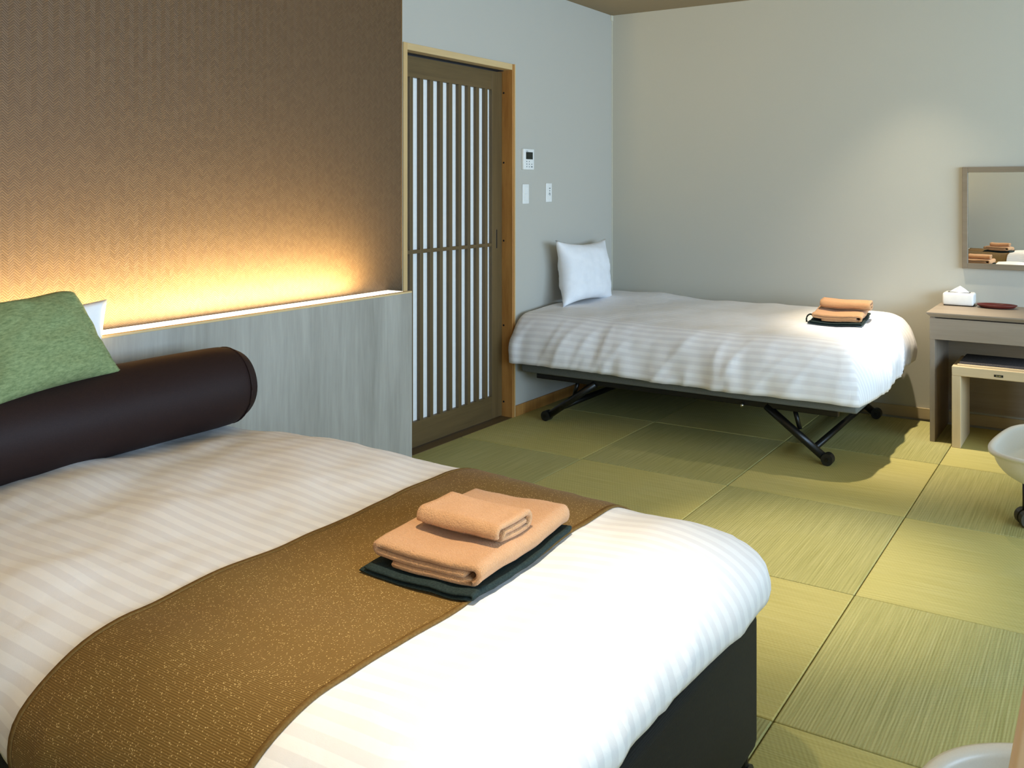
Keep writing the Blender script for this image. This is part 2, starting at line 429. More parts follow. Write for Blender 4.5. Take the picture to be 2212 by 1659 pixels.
# sliding door with slats over paper
dr = empty('door_1', (0, (DY0 + DY1) / 2, 0)); tag(dr, 'dark wooden sliding door with vertical slats over white paper', kind='structure')
cy = (DY0 + DY1) / 2
def dbox(name, x0, x1, y0, y1, z0, z1, mat, bev=0.0015): return obj(name, bbox(x0, x1, y0 - cy, y1 - cy, z0, z1, bev), mat, dr)
dbox('jamb', -0.16, 0.006, DY1, DY1 + 0.028, -0.02, DZ + 0.036, 'honey_wood')
dbox('casing', 0.0005, 0.009, DY1 + 0.021, DY1 + 0.029, -0.0, DZ + 0.037, 'pale_wood')
dbox('jamb', -0.16, 0.008, DY0 - 0.028, DY0, -0.02, DZ + 0.036, 'pale_wood')
dbox('head_jamb', -0.16, 0.007, DY0, DY1, DZ, DZ + 0.036, 'pale_wood_y')
dbox('sill', -0.16, 0.006, DY0, DY1, -0.02, 0.002, 'dark_wood_y')
XD = -0.070
dbox('track_groove', XD - 0.05, XD + 0.012, DY0 + 0.001, DY1 - 0.001, DZ - 0.004, DZ + 0.001, 'void', 0)
dbox('stile', XD - 0.032, XD, -1.289, DY1 - 0.002, 0.006, DZ - 0.012, 'dark_wood')
dbox('stile', XD - 0.032, XD, DY0 + 0.002, -2.012, 0.006, DZ - 0.012, 'dark_wood')
dbox('top_rail', XD - 0.032, XD - 0.0005, -2.012, -1.289, 1.962, DZ - 0.012, 'dark_wood_y')
dbox('bottom_rail', XD - 0.032, XD - 0.0005, -2.012, -1.289, 0.006, 0.140, 'dark_wood_y')
dbox('middle_rail', XD - 0.02, XD - 0.001, -2.012, -1.289, 1.03, 1.05, 'dark_wood_y')
for k in range(9):
    y = -1.979 + 0.078 * k
    dbox('slat', XD - 0.022, XD, y, y + 0.026, 0.139, 1.963, 'dark_wood')
dbox('shoji_paper', XD - 0.028, XD - 0.023, -2.012, -1.289, 0.13, 1.97, 'paper', 0)
pl = dbox('finger_pull', XD - 0.006, XD + 0.0008, -1.254, -1.236, 1.012, 1.135, 'dark_wood')
obj('recess', bbox(XD - 0.004, XD + 0.0014, -1.2495 - cy, -1.2405 - cy, 1.018, 1.129), 'void', pl)
for zz in (0.09, 0.55, 1.06, 1.53, 1.95):
    obj('screw_cap', cyl((-0.058, DY1 - 0.0015 - cy, zz), (-0.058, DY1 + 0.004 - cy, zz), 0.006, 10), 'void', dr)

# ------------------------------------------------------------------ headboard with its light strip
HX, HY, HZ = 0.40, -2.461, 0.915
HL = RY
hb = empty('headboard', (HX, (HY + HL) / 2, 0)); tag(hb, 'grey wood headboard shelf with a glowing light strip along its top', 'headboard')
hy0, hy1 = HL - hb.location.y + 0.002, HY - hb.location.y
obj('front_panel', bbox(-0.02, 0.0, hy0, hy1, 0.0, HZ - 0.008), 'grey_wood', hb)
obj('side_panel', bbox(PX - HX, -0.02, hy1 - 0.02, hy1, 0.0, HZ - 0.004), 'grey_wood', hb)
obj('top_lip', bbox(-0.022, 0.0006, hy0, hy1, HZ - 0.008, HZ, 0.001), 'pale_wood_y', hb)
obj('back_rail', bbox(PX - HX, PX - HX + 0.012, hy0, hy1, 0.0, HZ - 0.006), 'grey_wood', hb)
st = obj('light_strip', bbox(PX - HX + 0.006, -0.022, hy0, hy1 - 0.014, HZ - 0.03, HZ - 0.003), 'led', hb)
for (a, b, k) in ((-3.50, -2.66, 1.0), (-3.9, -3.48, 0.75), (-5.2, -3.88, 0.55), (-6.8, -5.18, 0.8)):
    ld = bpy.data.lights.new('led_tape', 'AREA'); ld.shape = 'RECTANGLE'; ld.size = 0.05; ld.size_y = b - a
    ld.energy = LED_W * (b - a) * k; ld.color = (1.0, 0.78, 0.40)
    lo = bpy.data.objects.new('led_tape', ld); COL.objects.link(lo); lo.parent = hb
    lo.location = (-0.045, (a + b) / 2 - hb.location.y, HZ - 0.001)
    lo.rotation_euler = (PI, math.radians(0), 0)          # faces up

# ------------------------------------------------------------------ ceiling downlights (above the frame) - a row down the room
for i, y in enumerate((-0.55, -2.35, -4.12, -5.9)):
    t = empty('ceiling_downlight', (2.15, y, RZ))
    tag(t, ('recessed warm ceiling downlight over the folding bed', 'recessed warm ceiling downlight over the open tatami floor',
            'recessed warm ceiling downlight over the foot of the bed', 'recessed warm ceiling downlight over the second bed')[i], 'downlight', 'row of recessed ceiling downlights')
    obj('trim_ring', lathe([(0.045, 0.004), (0.045, -0.004), (0.058, -0.006), (0.064, -0.003), (0.064, 0.003)], 24), 'white_plastic', t, True)
    obj('lens', lathe([(0.0, -0.0005), (0.044, -0.0005), (0.044, 0.003), (0.0, 0.003)], 24), 'lamp_lens', t, True)
    for nm, deg, en, bl in (('downlight_beam', (44, 36, 36, 40)[i], DOWN_N[i], 1.0), ('downlight_spill', 80, DOWN_W[i], 0.9)):
        ld = bpy.data.lights.new(nm, 'SPOT'); ld.energy = en; ld.color = WARM
        ld.spot_size = math.radians(deg); ld.spot_blend = bl; ld.shadow_soft_size = 0.03
        lo = bpy.data.objects.new(nm, ld); COL.objects.link(lo); lo.parent = t; lo.location = (0, 0, -0.012)

# ------------------------------------------------------------------ soft things
def grid_obj(name, fn, ps, qs, mat, parent=None, thick=0.02, uvscale=1.0, subsurf=0):
    """sheet: fn(p, q) -> point; uv = (p, q) in metres; closed by a thickness"""
    me = bpy.data.meshes.new(name); V = []; F = []
    nq = len(qs)
    for p in ps:
        for q in qs: V.append(fn(p, q))
    for i in range(len(ps) - 1):
        for j in range(nq - 1): F.append((i * nq + j, (i + 1) * nq + j, (i + 1) * nq + j + 1, i * nq + j + 1))
    me.from_pydata([tuple(v) for v in V], [], F)
    uv = me.uv_layers.new(name='uv')
    for lp in me.loops:
        i, j = divmod(lp.vertex_index, nq); uv.data[lp.index].uv = (ps[i] * uvscale, qs[j] * uvscale)
    o = link(name, me, mat, parent, True)
    if subsurf:
        sm = o.modifiers.new('sub', 'SUBSURF'); sm.levels = subsurf; sm.render_levels = subsurf
    if thick:
        so = o.modifiers.new('thick', 'SOLIDIFY'); so.thickness = thick; so.offset = -1
    return o
def frange(a, b, step):
    n = max(2, int(round((b - a) / step))); return [a + (b - a) * i / n for i in range(n + 1)]

class Drape:
    """a cover over a box: flat inside, rolled over at each side (horizontal reach a, drop b, turn t)"""
    def __init__(s, x0, x1, y0, y1, ztop, sides, puff=0.012, fold=0.014, seed=0.0, crown=None):
        # sides: (a, b, tmax) for -x, +x, -y, +y ; x0.. are the outer limits
        s.sides = sides; s.z = ztop; s.seed = seed; s.puff = puff; s.fold = fold; s.crown = crown; s.head = 0.0
        s.ix0 = x0 + sides[0][0]; s.ix1 = x1 - sides[1][0]; s.iy0 = y0 + sides[2][0]; s.iy1 = y1 - sides[3][0]
        s.L = [0.5 * (a + b) * t for a, b, t in sides]
        s.p0 = s.ix0 - s.L[0]; s.p1 = s.ix1 + s.L[1]; s.q0 = s.iy0 - s.L[2]; s.q1 = s.iy1 + s.L[3]
    def __call__(s, p, q, lift=0.0):
        cx = min(max(p, s.ix0), s.ix1); cy = min(max(q, s.iy0), s.iy1)
        ox, oy = p - cx, q - cy
        sx = s.sides[0 if ox < 0 else 1]; sy = s.sides[2 if oy < 0 else 3]
        Lx = s.L[0 if ox < 0 else 1]; Ly = s.L[2 if oy < 0 else 3]
        ux, uy = abs(ox) / Lx, abs(oy) / Ly
        hi, lo = max(ux, uy), min(ux, uy)
        t01 = hi + 0.03 * lo * hi
        ang = math.atan2(uy, ux) if hi > 0 else 0.0
        wx, wy = math.cos(ang) ** 2, math.sin(ang) ** 2
        a = sx[0] * wx + sy[0] * wy; b = sx[1] * wx + sy[1] * wy; tm = sx[2] * wx + sy[2] * wy
        t = t01 * tm
        hor = a * math.sin(min(t, 2.2)); dz = b * (1 - math.cos(min(t, 2.4)))
        d = Vector((math.copysign(math.cos(ang), ox), math.copysign(math.sin(ang), oy), 0)) if hi > 0 else Vector((0, 0, 0))
        pos = Vector((cx, cy, s.z)) + d * hor; pos.z -= dz
        if s.crown: pos.z += s.crown(cx, cy)
        nrm = (d * math.sin(min(t, PI / 2)) + Vector((0, 0, 1)) * max(0.0, math.cos(min(t, PI / 2)))).normalized()
        n1 = fbm((p * 2.1 + s.seed, q * 2.3, 0.3), 2) * s.puff
        n3 = fbm((p * 7 + s.seed, q * 7, 4.3), 2) * s.puff * 0.22
        if p < s.ix0 + 0.5 and s.head:           # rumples gathered under the bolster
            k = ((s.ix0 + 0.5 - p) / 0.5) ** 1.5
            n3 += s.head * k * (1 - abs(noise.noise(Vector((q * 7 + s.seed, p * 3.5 + q * 2, 2.2)))) * 2.2)
        n2 = 0.0
        if hi > 0.15:
            al = (cy if wx > wy else cx)
            fade = min(1.0, (hi - 0.15) / 0.6)
            n2 = (noise.noise(Vector((al * 3.4 + s.seed * 3, s.seed + hi * 0.8, 1.7))) * s.fold
                  + noise.noise(Vector((al * 9.0 + s.seed, hi * 2.2, 7.7))) * s.fold * 0.5) * fade
            cr = noise.noise(Vector((al * 6.0 + hi * 1.5 + s.seed * 2, hi * 0.7, 3.1)))
            n2 += max(0.0, 1 - abs(cr) * 9) * s.fold * 0.45 * fade
            n2 += 0.003 * math.sin(al * 31 + 3 * math.sin(al * 9)) * fade * hi
        return pos + nrm * (n1 + n2 + n3 + lift)

def pillow_mesh(name, w, h, t, mat, parent=None, seed=0.0, pinch=0.16, n=28, wr=0.006, taper=0.0, rnd=0.0):
    """cushion in its own xz plane (x across, z up), thickness along y; corners drawn out"""
    bm = bmesh.new(); rows = {}
    for side in (1, -1):
        for i in range(n + 1):
            for j in range(n + 1):
                u = -1 + 2 * i / n; v = -1 + 2 * j / n
                e = (1 - u ** 4) * (1 - v ** 4)
                th = t * 0.5 * max(0.0, (1 - abs(u) ** 2.6) * (1 - abs(v) ** 2.6)) ** 0.55
                x = w / 2 * u * (1 - pinch * (1 - v * v) * abs(u) ** 3 * 0.55)
                z = h / 2 * v * (1 - pinch * (1 - u * u) * abs(v) ** 3 * 0.55)
                x *= 1 - taper * (v + 1) / 2
                if v > 0: z -= rnd * h * abs(u) ** 6 * v ** 6
                y = side * th
                if e > 0:
                    y += side * min(1, e * 3) * (fbm((u * 2.2 + seed, v * 2.2, side * 3.0), 3) * wr
                         + abs(noise.noise(Vector((u * 5 + v * 4 + seed, v * 1.5 - u, side)))) * wr * 0.8)
                key = (i, j) if (i in (0, n) or j in (0, n)) else (i, j, side)
                if key not in rows: rows[key] = bm.verts.new((x, y, z))
        g = lambda i, j: rows[(i, j) if (i in (0, n) or j in (0, n)) else (i, j, side)]
        for i in range(n):
            for j in range(n): bm.faces.new((g(i, j), g(i + 1, j), g(i + 1, j + 1), g(i, j + 1)))
    return obj(name, bm, mat, parent, True)

# ------------------------------------------------------------------ the bed
BX0, BX1, BY0, BY1 = 0.425, 2.452, -4.535, -3.503
def build_bed(dy, label):
    o = empty('bed', ((BX0 + BX1) / 2, (BY0 + BY1) / 2 + dy, 0)); tag(o, label, 'bed', 'the two beds')
    lx, ly = (BX1 - BX0) / 2, (BY1 - BY0) / 2
    ba = obj('base', bbox(-lx, lx, -ly, ly, 0.09, 0.43, 0.034, 5), 'bed_base', o, True)
    obj('mattress', bbox(-lx + 0.01, lx - 0.05, -ly + 0.01, ly - 0.01, 0.431, 0.572, 0.05, 4), 'white_cotton', o, True)
    for sx in (-1, 1):
        for sy in (-1, 1):
            c = Vector((sx * (lx - 0.03), sy * (ly - 0.035), 0))
            k = obj('caster', cyl(c + Vector((-0.014, 0, 0.032)), c + Vector((0.014, 0, 0.032)), 0.032, 20), 'black_plastic', o)
            obj('stem', cyl(c + Vector((0, 0, 0.05)), c + Vector((0, 0, 0.095)), 0.012, 12), 'black_metal', k)
            obj('hub_cap', cyl(c + Vector((-0.0155, 0, 0.032)), c + Vector((0.0155, 0, 0.032)), 0.009, 12), 'chrome', k)
    return o
def bed_crown(x, y):
    # the filling: a shallow swell, lower towards the head edge
    return 0.010 * math.sin((x - 0.6) * 3.3) - 0.05 * max(0, (0.80 - x))
def dress_bed(dy, which, seed):
    D = Drape(0.50, 2.482, -4.635 + dy, -3.402 + dy, 0.600,
              ((0.04, 0.02, 1.7), (0.22, 0.115, 1.72), (0.20, 0.15, 1.80), (0.19, 0.115, 1.80)), 0.021, 0.012, seed, bed_crown)
    D.head = 0.016
    du = grid_obj('duvet', D, frange(D.p0, D.p1, 0.02), frange(D.q0, D.q1, 0.02), 'duvet', None, 0.02)
    tag(du, 'white striped duvet under the golden runner, brightly lit at its foot' if which == 0 else 'white striped duvet on the second bed reflected in the mirror', 'duvet', 'duvets on the two beds')
    r0, r1 = 1.575, 2.085
    R = lambda p, q: D(p, q, 0.004)
    ru = grid_obj('bed_runner', R, frange(r0, r1, 0.02), frange(D.q0 + 0.005, D.q1 - 0.005, 0.02), 'runner', None, 0.003)
    tag(ru, 'golden brown flecked bed runner carrying a stack of towels' if which == 0 else 'golden brown bed runner on the second bed reflected in the mirror', 'bed runner', 'runners on the two beds')
    R2 = lambda p, q: D(p, q, 0.0052)
    for a in (r0 - 0.001, r1 - 0.011):
        grid_obj('hem', R2, frange(a, a + 0.012, 0.006), frange(D.q0 + 0.005, D.q1 - 0.005, 0.02), 'runner_edge', ru, 0.004)
    # bolster
    bl = empty('bolster', (0.592, -4.025 + dy, 0.725))
    tag(bl, 'dark brown round bolster lying across the head of the bed' if which == 0 else 'dark brown round bolster on the second bed', 'bolster', 'bolsters on the two beds')
    L, r = 0.520, 0.131
    prof = []
    for i in range(41):
        u = -1 + 2 * i / 40; e = 1 - abs(u) ** 24
        prof.append((r * (0.86 + 0.14 * e) * (1 - 0.015 * u * u), u * L))
    for k in range(8):      # rounded ends
        t = (k + 1) / 8 * PI / 2; prof.append((r * 0.84 * math.cos(t) , L + 0.022 * math.sin(t))); prof.insert(0, (r * 0.84 * math.cos(t), -L - 0.022 * math.sin(t)))
    bm = lathe(prof, 48)
    for v in bm.verts:
        v.co.x += 0.004 * fbm((v.co.x * 5, v.co.y * 5, v.co.z * 2.5 + seed)); v.co.y += 0.004 * fbm((v.co.y * 5, v.co.z * 2.5, seed))
    bmesh.ops.rotate(bm, verts=bm.verts, cent=(0, 0, 0), matrix=Matrix.Rotation(PI / 2, 3, 'X'))
    cv = obj('cover', bm, 'bolster', bl, True)
    for sgn in (-1, 1):
        ring = [Vector((r * 0.985 * math.cos(a), sgn * (L * 0.94), r * 0.955 * math.sin(a))) for a in [2 * PI * k / 40 for k in range(41)]]
        obj('seam', tube(ring, 0.0022, 6), 'bolster', bl, True)
    # pillow standing against the headboard, and a green cushion leaning in front of it
    pw = pillow_mesh('pillow', 0.64, 0.42, 0.10, 'white_cotton', None, seed)
    pw.location = (0.462, -4.160 + dy, 0.825); pw.rotation_euler = (math.radians(-6), 0, PI / 2)
    tag(pw, 'white pillow leaning on the headboard behind the green cushion' if which == 0 else 'white pillow on the second bed', 'pillow', 'pillows on the two beds')
    if which == 0:
        cu = empty('cushion', (0.60, -4.115, 0.955), 0)
        tag(cu, 'green melange square cushion leaning above the brown bolster', 'cushion')
        c = pillow_mesh('cover', 0.39, 0.285, 0.12, 'green', cu, 3.1, 0.16, wr=0.009, taper=0.28, rnd=0.08)
        pip = [Vector((-0.195 + 0.39 * i / 30, 0, -0.1425 + 0.005 * math.sin(PI * i / 30))) for i in range(31)]
        obj('piping', tube([Vector((p.x * 0.95, -0.003, p.z + 0.004)) for p in pip], 0.0022, 6), 'piping', cu, True)
        cu.rotation_euler = (math.radians(-24), math.radians(-4), PI / 2 + 0.10)
    return D

build_bed(0, 'bed with black ribbed base and golden runner in the foreground')
DB = dress_bed(0, 0, 1.3)
build_bed(-1.75, 'second bed with black base, seen in the mirror only')
DB2 = dress_bed(-1.75, 1, 5.9)

# ------------------------------------------------------------------ towels
def fold_path(segs):
    """list of ('L', p) and ('A', centre, r, a0, a1) -> 2D polyline"""
    out = []
    for s in segs:
        if s[0] == 'L': out.append(Vector(s[1]))
        else:
            _, c, r, a0, a1 = s
            for k in range(11):
                a = math.radians(a0 + (a1 - a0) * k / 10); out.append(Vector((c[0] + r * math.cos(a), c[1] + r * math.sin(a))))
    fine = [out[0]]
    for p in out[1:]:
        d = (p - fine[-1]).length; n = max(1, int(d / 0.02))
        a = fine[-1].copy()
        for k in range(1, n + 1): fine.append(a.lerp(p, k / n))
    return fine
def folded(name, path, th, width, mat, parent=None, seed=0.0, amp=0.003, nw=18, sag=0.0):
    """a folded cloth: path in (x, z), thickness th, run along y by width, rounded rims"""
    bm = bmesh.new(); n = len(path); N = []
    for i in range(n):
        d = (path[min(i + 1, n - 1)] - path[max(i - 1, 0)]).normalized(); N.append(Vector((-d.y, d.x)))
    loop = [p + nn * th / 2 for p, nn in zip(path, N)]
    endd = (path[-1] - path[-2]).normalized(); loop.append(path[-1] + endd * th * 0.35)
    loop += [p - nn * th / 2 for p, nn in reversed(list(zip(path, N)))]
    sd = (path[0] - path[1]).normalized(); loop.append(path[0] + sd * th * 0.35)
    cen = sum(loop, Vector((0, 0))) / len(loop)
    rings = []; ys = [-width / 2 + width * k / nw for k in range(nw + 1)]
    ys = [ys[0] - 0.004] + ys + [ys[-1] + 0.004]
    mid = [(p) for p in path] + [path[-1]] + [p for p in reversed(path)] + [path[0]]
    for k, y in enumerate(ys):
        endcap = k in (0, len(ys) - 1); ring = []
        for q, c in zip(loop, mid):
            p = c.lerp(q, 0.45) if endcap else q
            nx = fbm((q.x * 14, y * 14, q.y * 10 + seed), 2) * amp
            nz = fbm((q.x * 9 + 5, y * 9, q.y * 6 + seed), 2) * amp
            ring.append(bm.verts.new((p.x + nx, y + nx * 0.6, p.y + nz - sag * (q.x / 0.15) ** 2)))
        rings.append(ring)
    m = len(loop)
    for A, B in zip(rings, rings[1:]):
        for i in range(m): bm.faces.new((A[i], A[(i + 1) % m], B[(i + 1) % m], B[i]))
    for ring in (rings[0], rings[-1]):       # end cap: quads across the sheet
        for i in range(n - 1): bm.faces.new((ring[i], ring[i + 1], ring[2 * n - 1 - i], ring[2 * n - i]))
        bm.faces.new((ring[n - 1], ring[n], ring[n + 1])); bm.faces.new((ring[0], ring[2 * n], ring[2 * n + 1]))
    return obj(name, bm, mat, parent, True)
def bath_path(w, h):
    th = h / 3.15; b = th * 0.55; top = h - th / 2; r = (top - b) / 2; m = top - 1.12 * th; r2 = (top - m) / 2
    return fold_path([('L', (-w / 2 + 0.05, b)), ('L', (w / 2 - r, b)), ('A', (w / 2 - r, b + r), r, -90, 90),
                      ('L', (-w / 2 + r2, top)), ('A', (-w / 2 + r2, top - r2), r2, 90, 270), ('L', (w / 2 - r * 2.2, m))]), th
def hand_path(w, h):
    th = h / 3.3; b = th * 0.55; top = h - th / 2; r = (top - b) / 2; m = (top + b) / 2
    return fold_path([('L', (w / 2 - 0.02, m)), ('L', (-w / 2 + r * 1.9, m * 0.98)), ('L', (-w / 2 + r * 1.2, b + 0.001)), ('L', (w / 2 - r, b)),
                      ('A', (w / 2 - r, b + r), r, -90, 90), ('L', (-w / 2 + r, top)), ('A', (-w / 2 + r, top - r), r, 90, 200)]), th
def cloth_path(w):
    return fold_path([('L', (-w / 2, 0.004)), ('L', (w / 2 - 0.006, 0.004)), ('A', (w / 2 - 0.006, 0.0085), 0.0045, -90, 90), ('L', (-w / 2 + 0.012, 0.013)),
                      ]), 0.006
def conform(o, D, z0, k):
    # let the cloth follow the bedding it lies on
    m = Matrix.Rotation(o.rotation_euler.z, 3, 'Z')
    for v in o.data.vertices:
        w = m @ v.co + o.location
        v.co.z += k * (D(w.x, w.y, 0.004).z - z0)
def towel_set(cx, cy, z, rz, where, sx=1.0, roll=False, nrm=None, D=None):
    """dark folded cloth, bath towel on it, small towel on top"""
    R = Matrix.Rotation(rz, 3, 'Z')
    g = 'folded towel sets'
    def put(o, lx, ly, lz, r):
        v = R @ Vector((lx, ly, 0)); q = Vector((v.x, v.y, lz))
        o.location = Vector((cx, cy, z)) + q
        e = Matrix.Rotation(rz + r, 4, 'Z')
        if nrm is not None: 
            tilt = Vector((0, 0, 1)).rotation_difference(nrm).to_matrix().to_4x4(); e = tilt @ e
            o.location = Vector((cx, cy, z)) + tilt.to_3x3() @ q
        o.rotation_euler = e.to_euler()
    p, th = cloth_path(0.292); c = folded('folded_cloth', p, th, 0.350, 'dark_cloth', None, cx, 0.005)
    put(c, 0, 0, 0.001, 0); tag(c, 'dark green folded cloth under the towels on ' + where, 'cloth', g)
    p, th = bath_path(0.262, 0.036 if roll else 0.044); b = folded('bath_towel', p, th, 0.335, 'terry', None, cx + 1, 0.004)
    put(b, 0.004, 0.010, 0.0195, 0.02); tag(b, 'large apricot folded bath towel on ' + where, 'towel', g)
    if roll:
        p, th = hand_path(0.10, 0.050); h = folded('hand_towel', p, th, 0.27, 'terry', None, cx + 2, 0.003)
    else:
        p, th = hand_path(0.118, 0.040); h = folded('hand_towel', p, th, 0.205, 'terry', None, cx + 2, 0.004)
    put(h, 0.018 if not roll else 0.03, -0.012 if not roll else 0.03, 0.0645 if not roll else 0.0565, PI / 2 + (0.0 if not roll else -0.02)); tag(h, 'small apricot towel topping the stack on ' + where, 'towel', g)
    if D: conform(c, D, z, 1.0); conform(b, D, z, 0.9); conform(h, D, z, 0.8)
    return c, b, h
def rest_height(D, cx, cy, hx, hy):
    return max(D(cx + a * hx / 3, cy + b * hy / 3, 0.004).z for a in range(-3, 4) for b in range(-3, 4))
zt = rest_height(DB, 1.95, -3.925, 0.14, 0.16)
towel_set(1.95, -3.925, zt + 0.001, 0.02, "the bed's golden runner", D=DB)
zt = rest_height(DB2, 1.95, -5.68, 0.14, 0.16)
towel_set(1.95, -5.68, zt + 0.001, 0.05, 'the second bed reflected in the mirror', D=DB2)

# ------------------------------------------------------------------ folding bed by the back wall
FX0, FX1, FY0, FY1 = 0.05, 2.065, -1.165, -0.10
fb = empty('folding_bed', ((FX0 + FX1) / 2, (FY0 + FY1) / 2, 0)); tag(fb, 'low folding bed on slanted black tube legs with wheels by the wall', 'bed')
lx, ly = (FX1 - FX0) / 2, (FY1 - FY0) / 2
obj('bed_board', bbox(-lx, lx, -ly, ly, 0.275, 0.345, 0.014, 3), 'cot_grey', fb, True)
obj('mattress', bbox(-lx + 0.02, lx - 0.03, -ly + 0.03, ly - 0.02, 0.346, 0.50, 0.05, 4), 'white_cotton', fb, True)
for sy in (-1, 1):
    obj('side_rail', bbox(-lx + 0.1, lx - 0.1, sy * (ly - 0.035) - 0.015, sy * (ly - 0.035) + 0.015, 0.245, 0.274, 0.004), 'black_metal', fb)
wheels = []
for sgn, xt, xw in ((1, 0.53, 0.835), (-1, -0.50, -0.82)):
    for sy in (-1, 1):
        y = sy * (ly - 0.03)
        lg = obj('leg', tube([(xt, y, 0.255), (xw, y, 0.035)], 0.021, 14), 'black_metal', fb, True)
        obj('brace', tube([(xt + sgn * 0.14, y - sy * 0.035, 0.25), (xt + sgn * 0.17, y - sy * 0.03, 0.15)], 0.012, 10), 'black_metal', lg, True)
        wh = obj('wheel', cyl((xw + sgn * 0.018, y - 0.022, 0.03), (xw + sgn * 0.018, y + 0.022, 0.03), 0.03, 20), 'black_plastic', fb, False)
        obj('axle_cap', cyl((xw + sgn * 0.018, y - 0.026, 0.03), (xw + sgn * 0.018, y + 0.026, 0.03), 0.010, 12), 'black_metal', wh)
    obj('crossbar', tube([(xw - sgn * 0.05, -ly + 0.03, 0.075), (xw - sgn * 0.05, ly - 0.03, 0.075)], 0.017, 12), 'black_metal', fb, True)
bt = obj('pull_knob', cyl((0.405, -ly + 0.012, 0.255), (0.412, -ly - 0.008, 0.247), 0.008, 12), 'chrome', fb, True)

def cot_crown(x, y):
    return 0.03 * (y + 1.1) / 1.0 - 0.018 * max(0, x - 1.2) + 0.008 * math.sin(x * 4.0)
DC = Drape(0.018, 2.15, -1.26, -0.045, 0.625, ((0.05, 0.25, 1.62), (0.19, 0.215, 1.85), (0.17, 0.262, 1.66), (0.12, 0.16, 1.7)), 0.016, 0.022, 9.2, cot_crown)
cd = grid_obj('duvet', DC, frange(DC.p0, DC.p1, 0.018), frange(DC.q0, DC.q1, 0.018), 'duvet', None, 0.02)
tag(cd, 'white striped duvet draped over the folding bed by the back wall', 'duvet')
pc = pillow_mesh('pillow', 0.61, 0.42, 0.17, 'white_cotton', None, 8.4, 0.30, wr=0.010)
pc.location = (0.150, -0.60, 0.835); pc.rotation_euler = (math.radians(-9), math.radians(2), PI / 2)
tag(pc, 'white pillow standing upright against the wall at the folding bed head', 'pillow')
zt = rest_height(DC, 1.80, -0.52, 0.14, 0.16)
cl, _, _ = towel_set(1.80, -0.52, zt + 0.002, 0.10, 'the folding bed', roll=True, D=DC)
lp = []
for k in range(17):
    a = -0.6 + (PI + 1.2) * k / 16; lp.append(Vector((-0.146 - 0.020 * math.cos(a), -0.12 + 0.002 * k, -0.004 + 0.026 * math.sin(a))))
lo_ = obj('hanging_loop', tube(lp, 0.0045, 8), 'dark_cloth', cl, True)

# ------------------------------------------------------------------ desk, mirror and what is on it
DX0, DX1, DYF, DZT = 2.276, 3.28, -0.465, 0.703
dk = empty('desk', ((DX0 + DX1) / 2, DYF / 2, 0)); tag(dk, 'greyish wooden writing desk with a wide drawer under the mirror', 'desk')
hx = (DX1 - DX0) / 2; f0 = DYF - DYF / 2; b0 = -DYF / 2 - 0.002
# top with a chamfered underside
bm = bmesh.new()
def ring(x, yf, z): return [bm.verts.new(v) for v in ((-x, yf, z), (x, yf, z), (x, b0, z), (-x, b0, z))]
A = ring(hx + 0.016, f0 - 0.016, DZT); B = ring(hx + 0.016, f0 - 0.016, DZT - 0.006); C = ring(hx - 0.004, f0 + 0.004, DZT - 0.026)
for P, Q in ((A, B), (B, C)):
    for i in range(4): bm.faces.new((P[i], P[(i + 1) % 4], Q[(i + 1) % 4], Q[i]))
bm.faces.new(A[::-1]); bm.faces.new(C)
obj('desk_top', bm, 'grey_wood_x', dk)
for sx in (-1, 1):
    x0, x1 = (-hx, -hx + 0.026) if sx < 0 else (hx - 0.026, hx)
    obj('side_panel', bbox(x0, x1, f0 + 0.002, b0, 0.0, DZT - 0.027, 0.001), 'grey_wood_v', dk)
dw = obj('drawer', bbox(-hx, hx, f0 - 0.004, f0 + 0.016, 0.558, DZT - 0.031, 0.001), 'grey_wood_x', dk)
obj('drawer_box', bbox(-hx + 0.03, hx - 0.03, f0 + 0.016, b0 - 0.03, 0.57, DZT - 0.04), 'grey_wood_x', dw)
obj('back_panel', bbox(-hx + 0.026, hx - 0.026, b0 - 0.016, b0 - 0.002, 0.08, DZT - 0.03), 'grey_wood_x', dk)
# stool
SX0, SX1, SY0, SY1, SZ = 2.398, 2.86, -0.52, -0.19, 0.432
sl = empty('stool', ((SX0 + SX1) / 2, (SY0 + SY1) / 2, 0)); tag(sl, 'pale beige wooden stool with charcoal pad pushed under the desk', 'stool')
a, b = (SX1 - SX0) / 2, (SY1 - SY0) / 2
for sx in (-1, 1):
    x0, x1 = (-a, -a + 0.045) if sx < 0 else (a - 0.045, a)
    obj('leg_panel', bbox(x0, x1, -b, b, 0, SZ - 0.05, 0.0025), 'beige_wood', sl)
ap = obj('apron', bbox(-a, a, -b, -b + 0.028, SZ - 0.05, SZ, 0.003), 'beige_wood_x', sl)
obj('apron', bbox(-a, a, b - 0.028, b, SZ - 0.05, SZ, 0.003), 'beige_wood_x', sl)
for sx in (-1, 1): obj('end_rail', bbox(sx * (a - 0.014) - 0.014, sx * (a - 0.014) + 0.014, -b + 0.028, b - 0.028, SZ - 0.05, SZ, 0.002), 'beige_wood', sl)
obj('seat_board', bbox(-a + 0.028, a - 0.028, -b + 0.028, b - 0.028, SZ - 0.045, SZ - 0.006), 'beige_wood_x', sl)
obj('seat_pad', bbox(-a + 0.030, a - 0.030, -b + 0.034, b - 0.030, SZ - 0.006, SZ + 0.020, 0.008, 3), 'stool_pad', sl, True)
ps = obj('pad_border', bbox(-a + 0.024, a - 0.024, -b + 0.018, -b + 0.034, SZ - 0.001, SZ + 0.010, 0.003), 'beige_wood_x', sl)
pl = obj('name_plate', bbox(-0.022, 0.022, -b - 0.0012, -b + 0.001, SZ - 0.036, SZ - 0.024), 'black_plastic', sl); pl['label'] = 'small black maker plate'
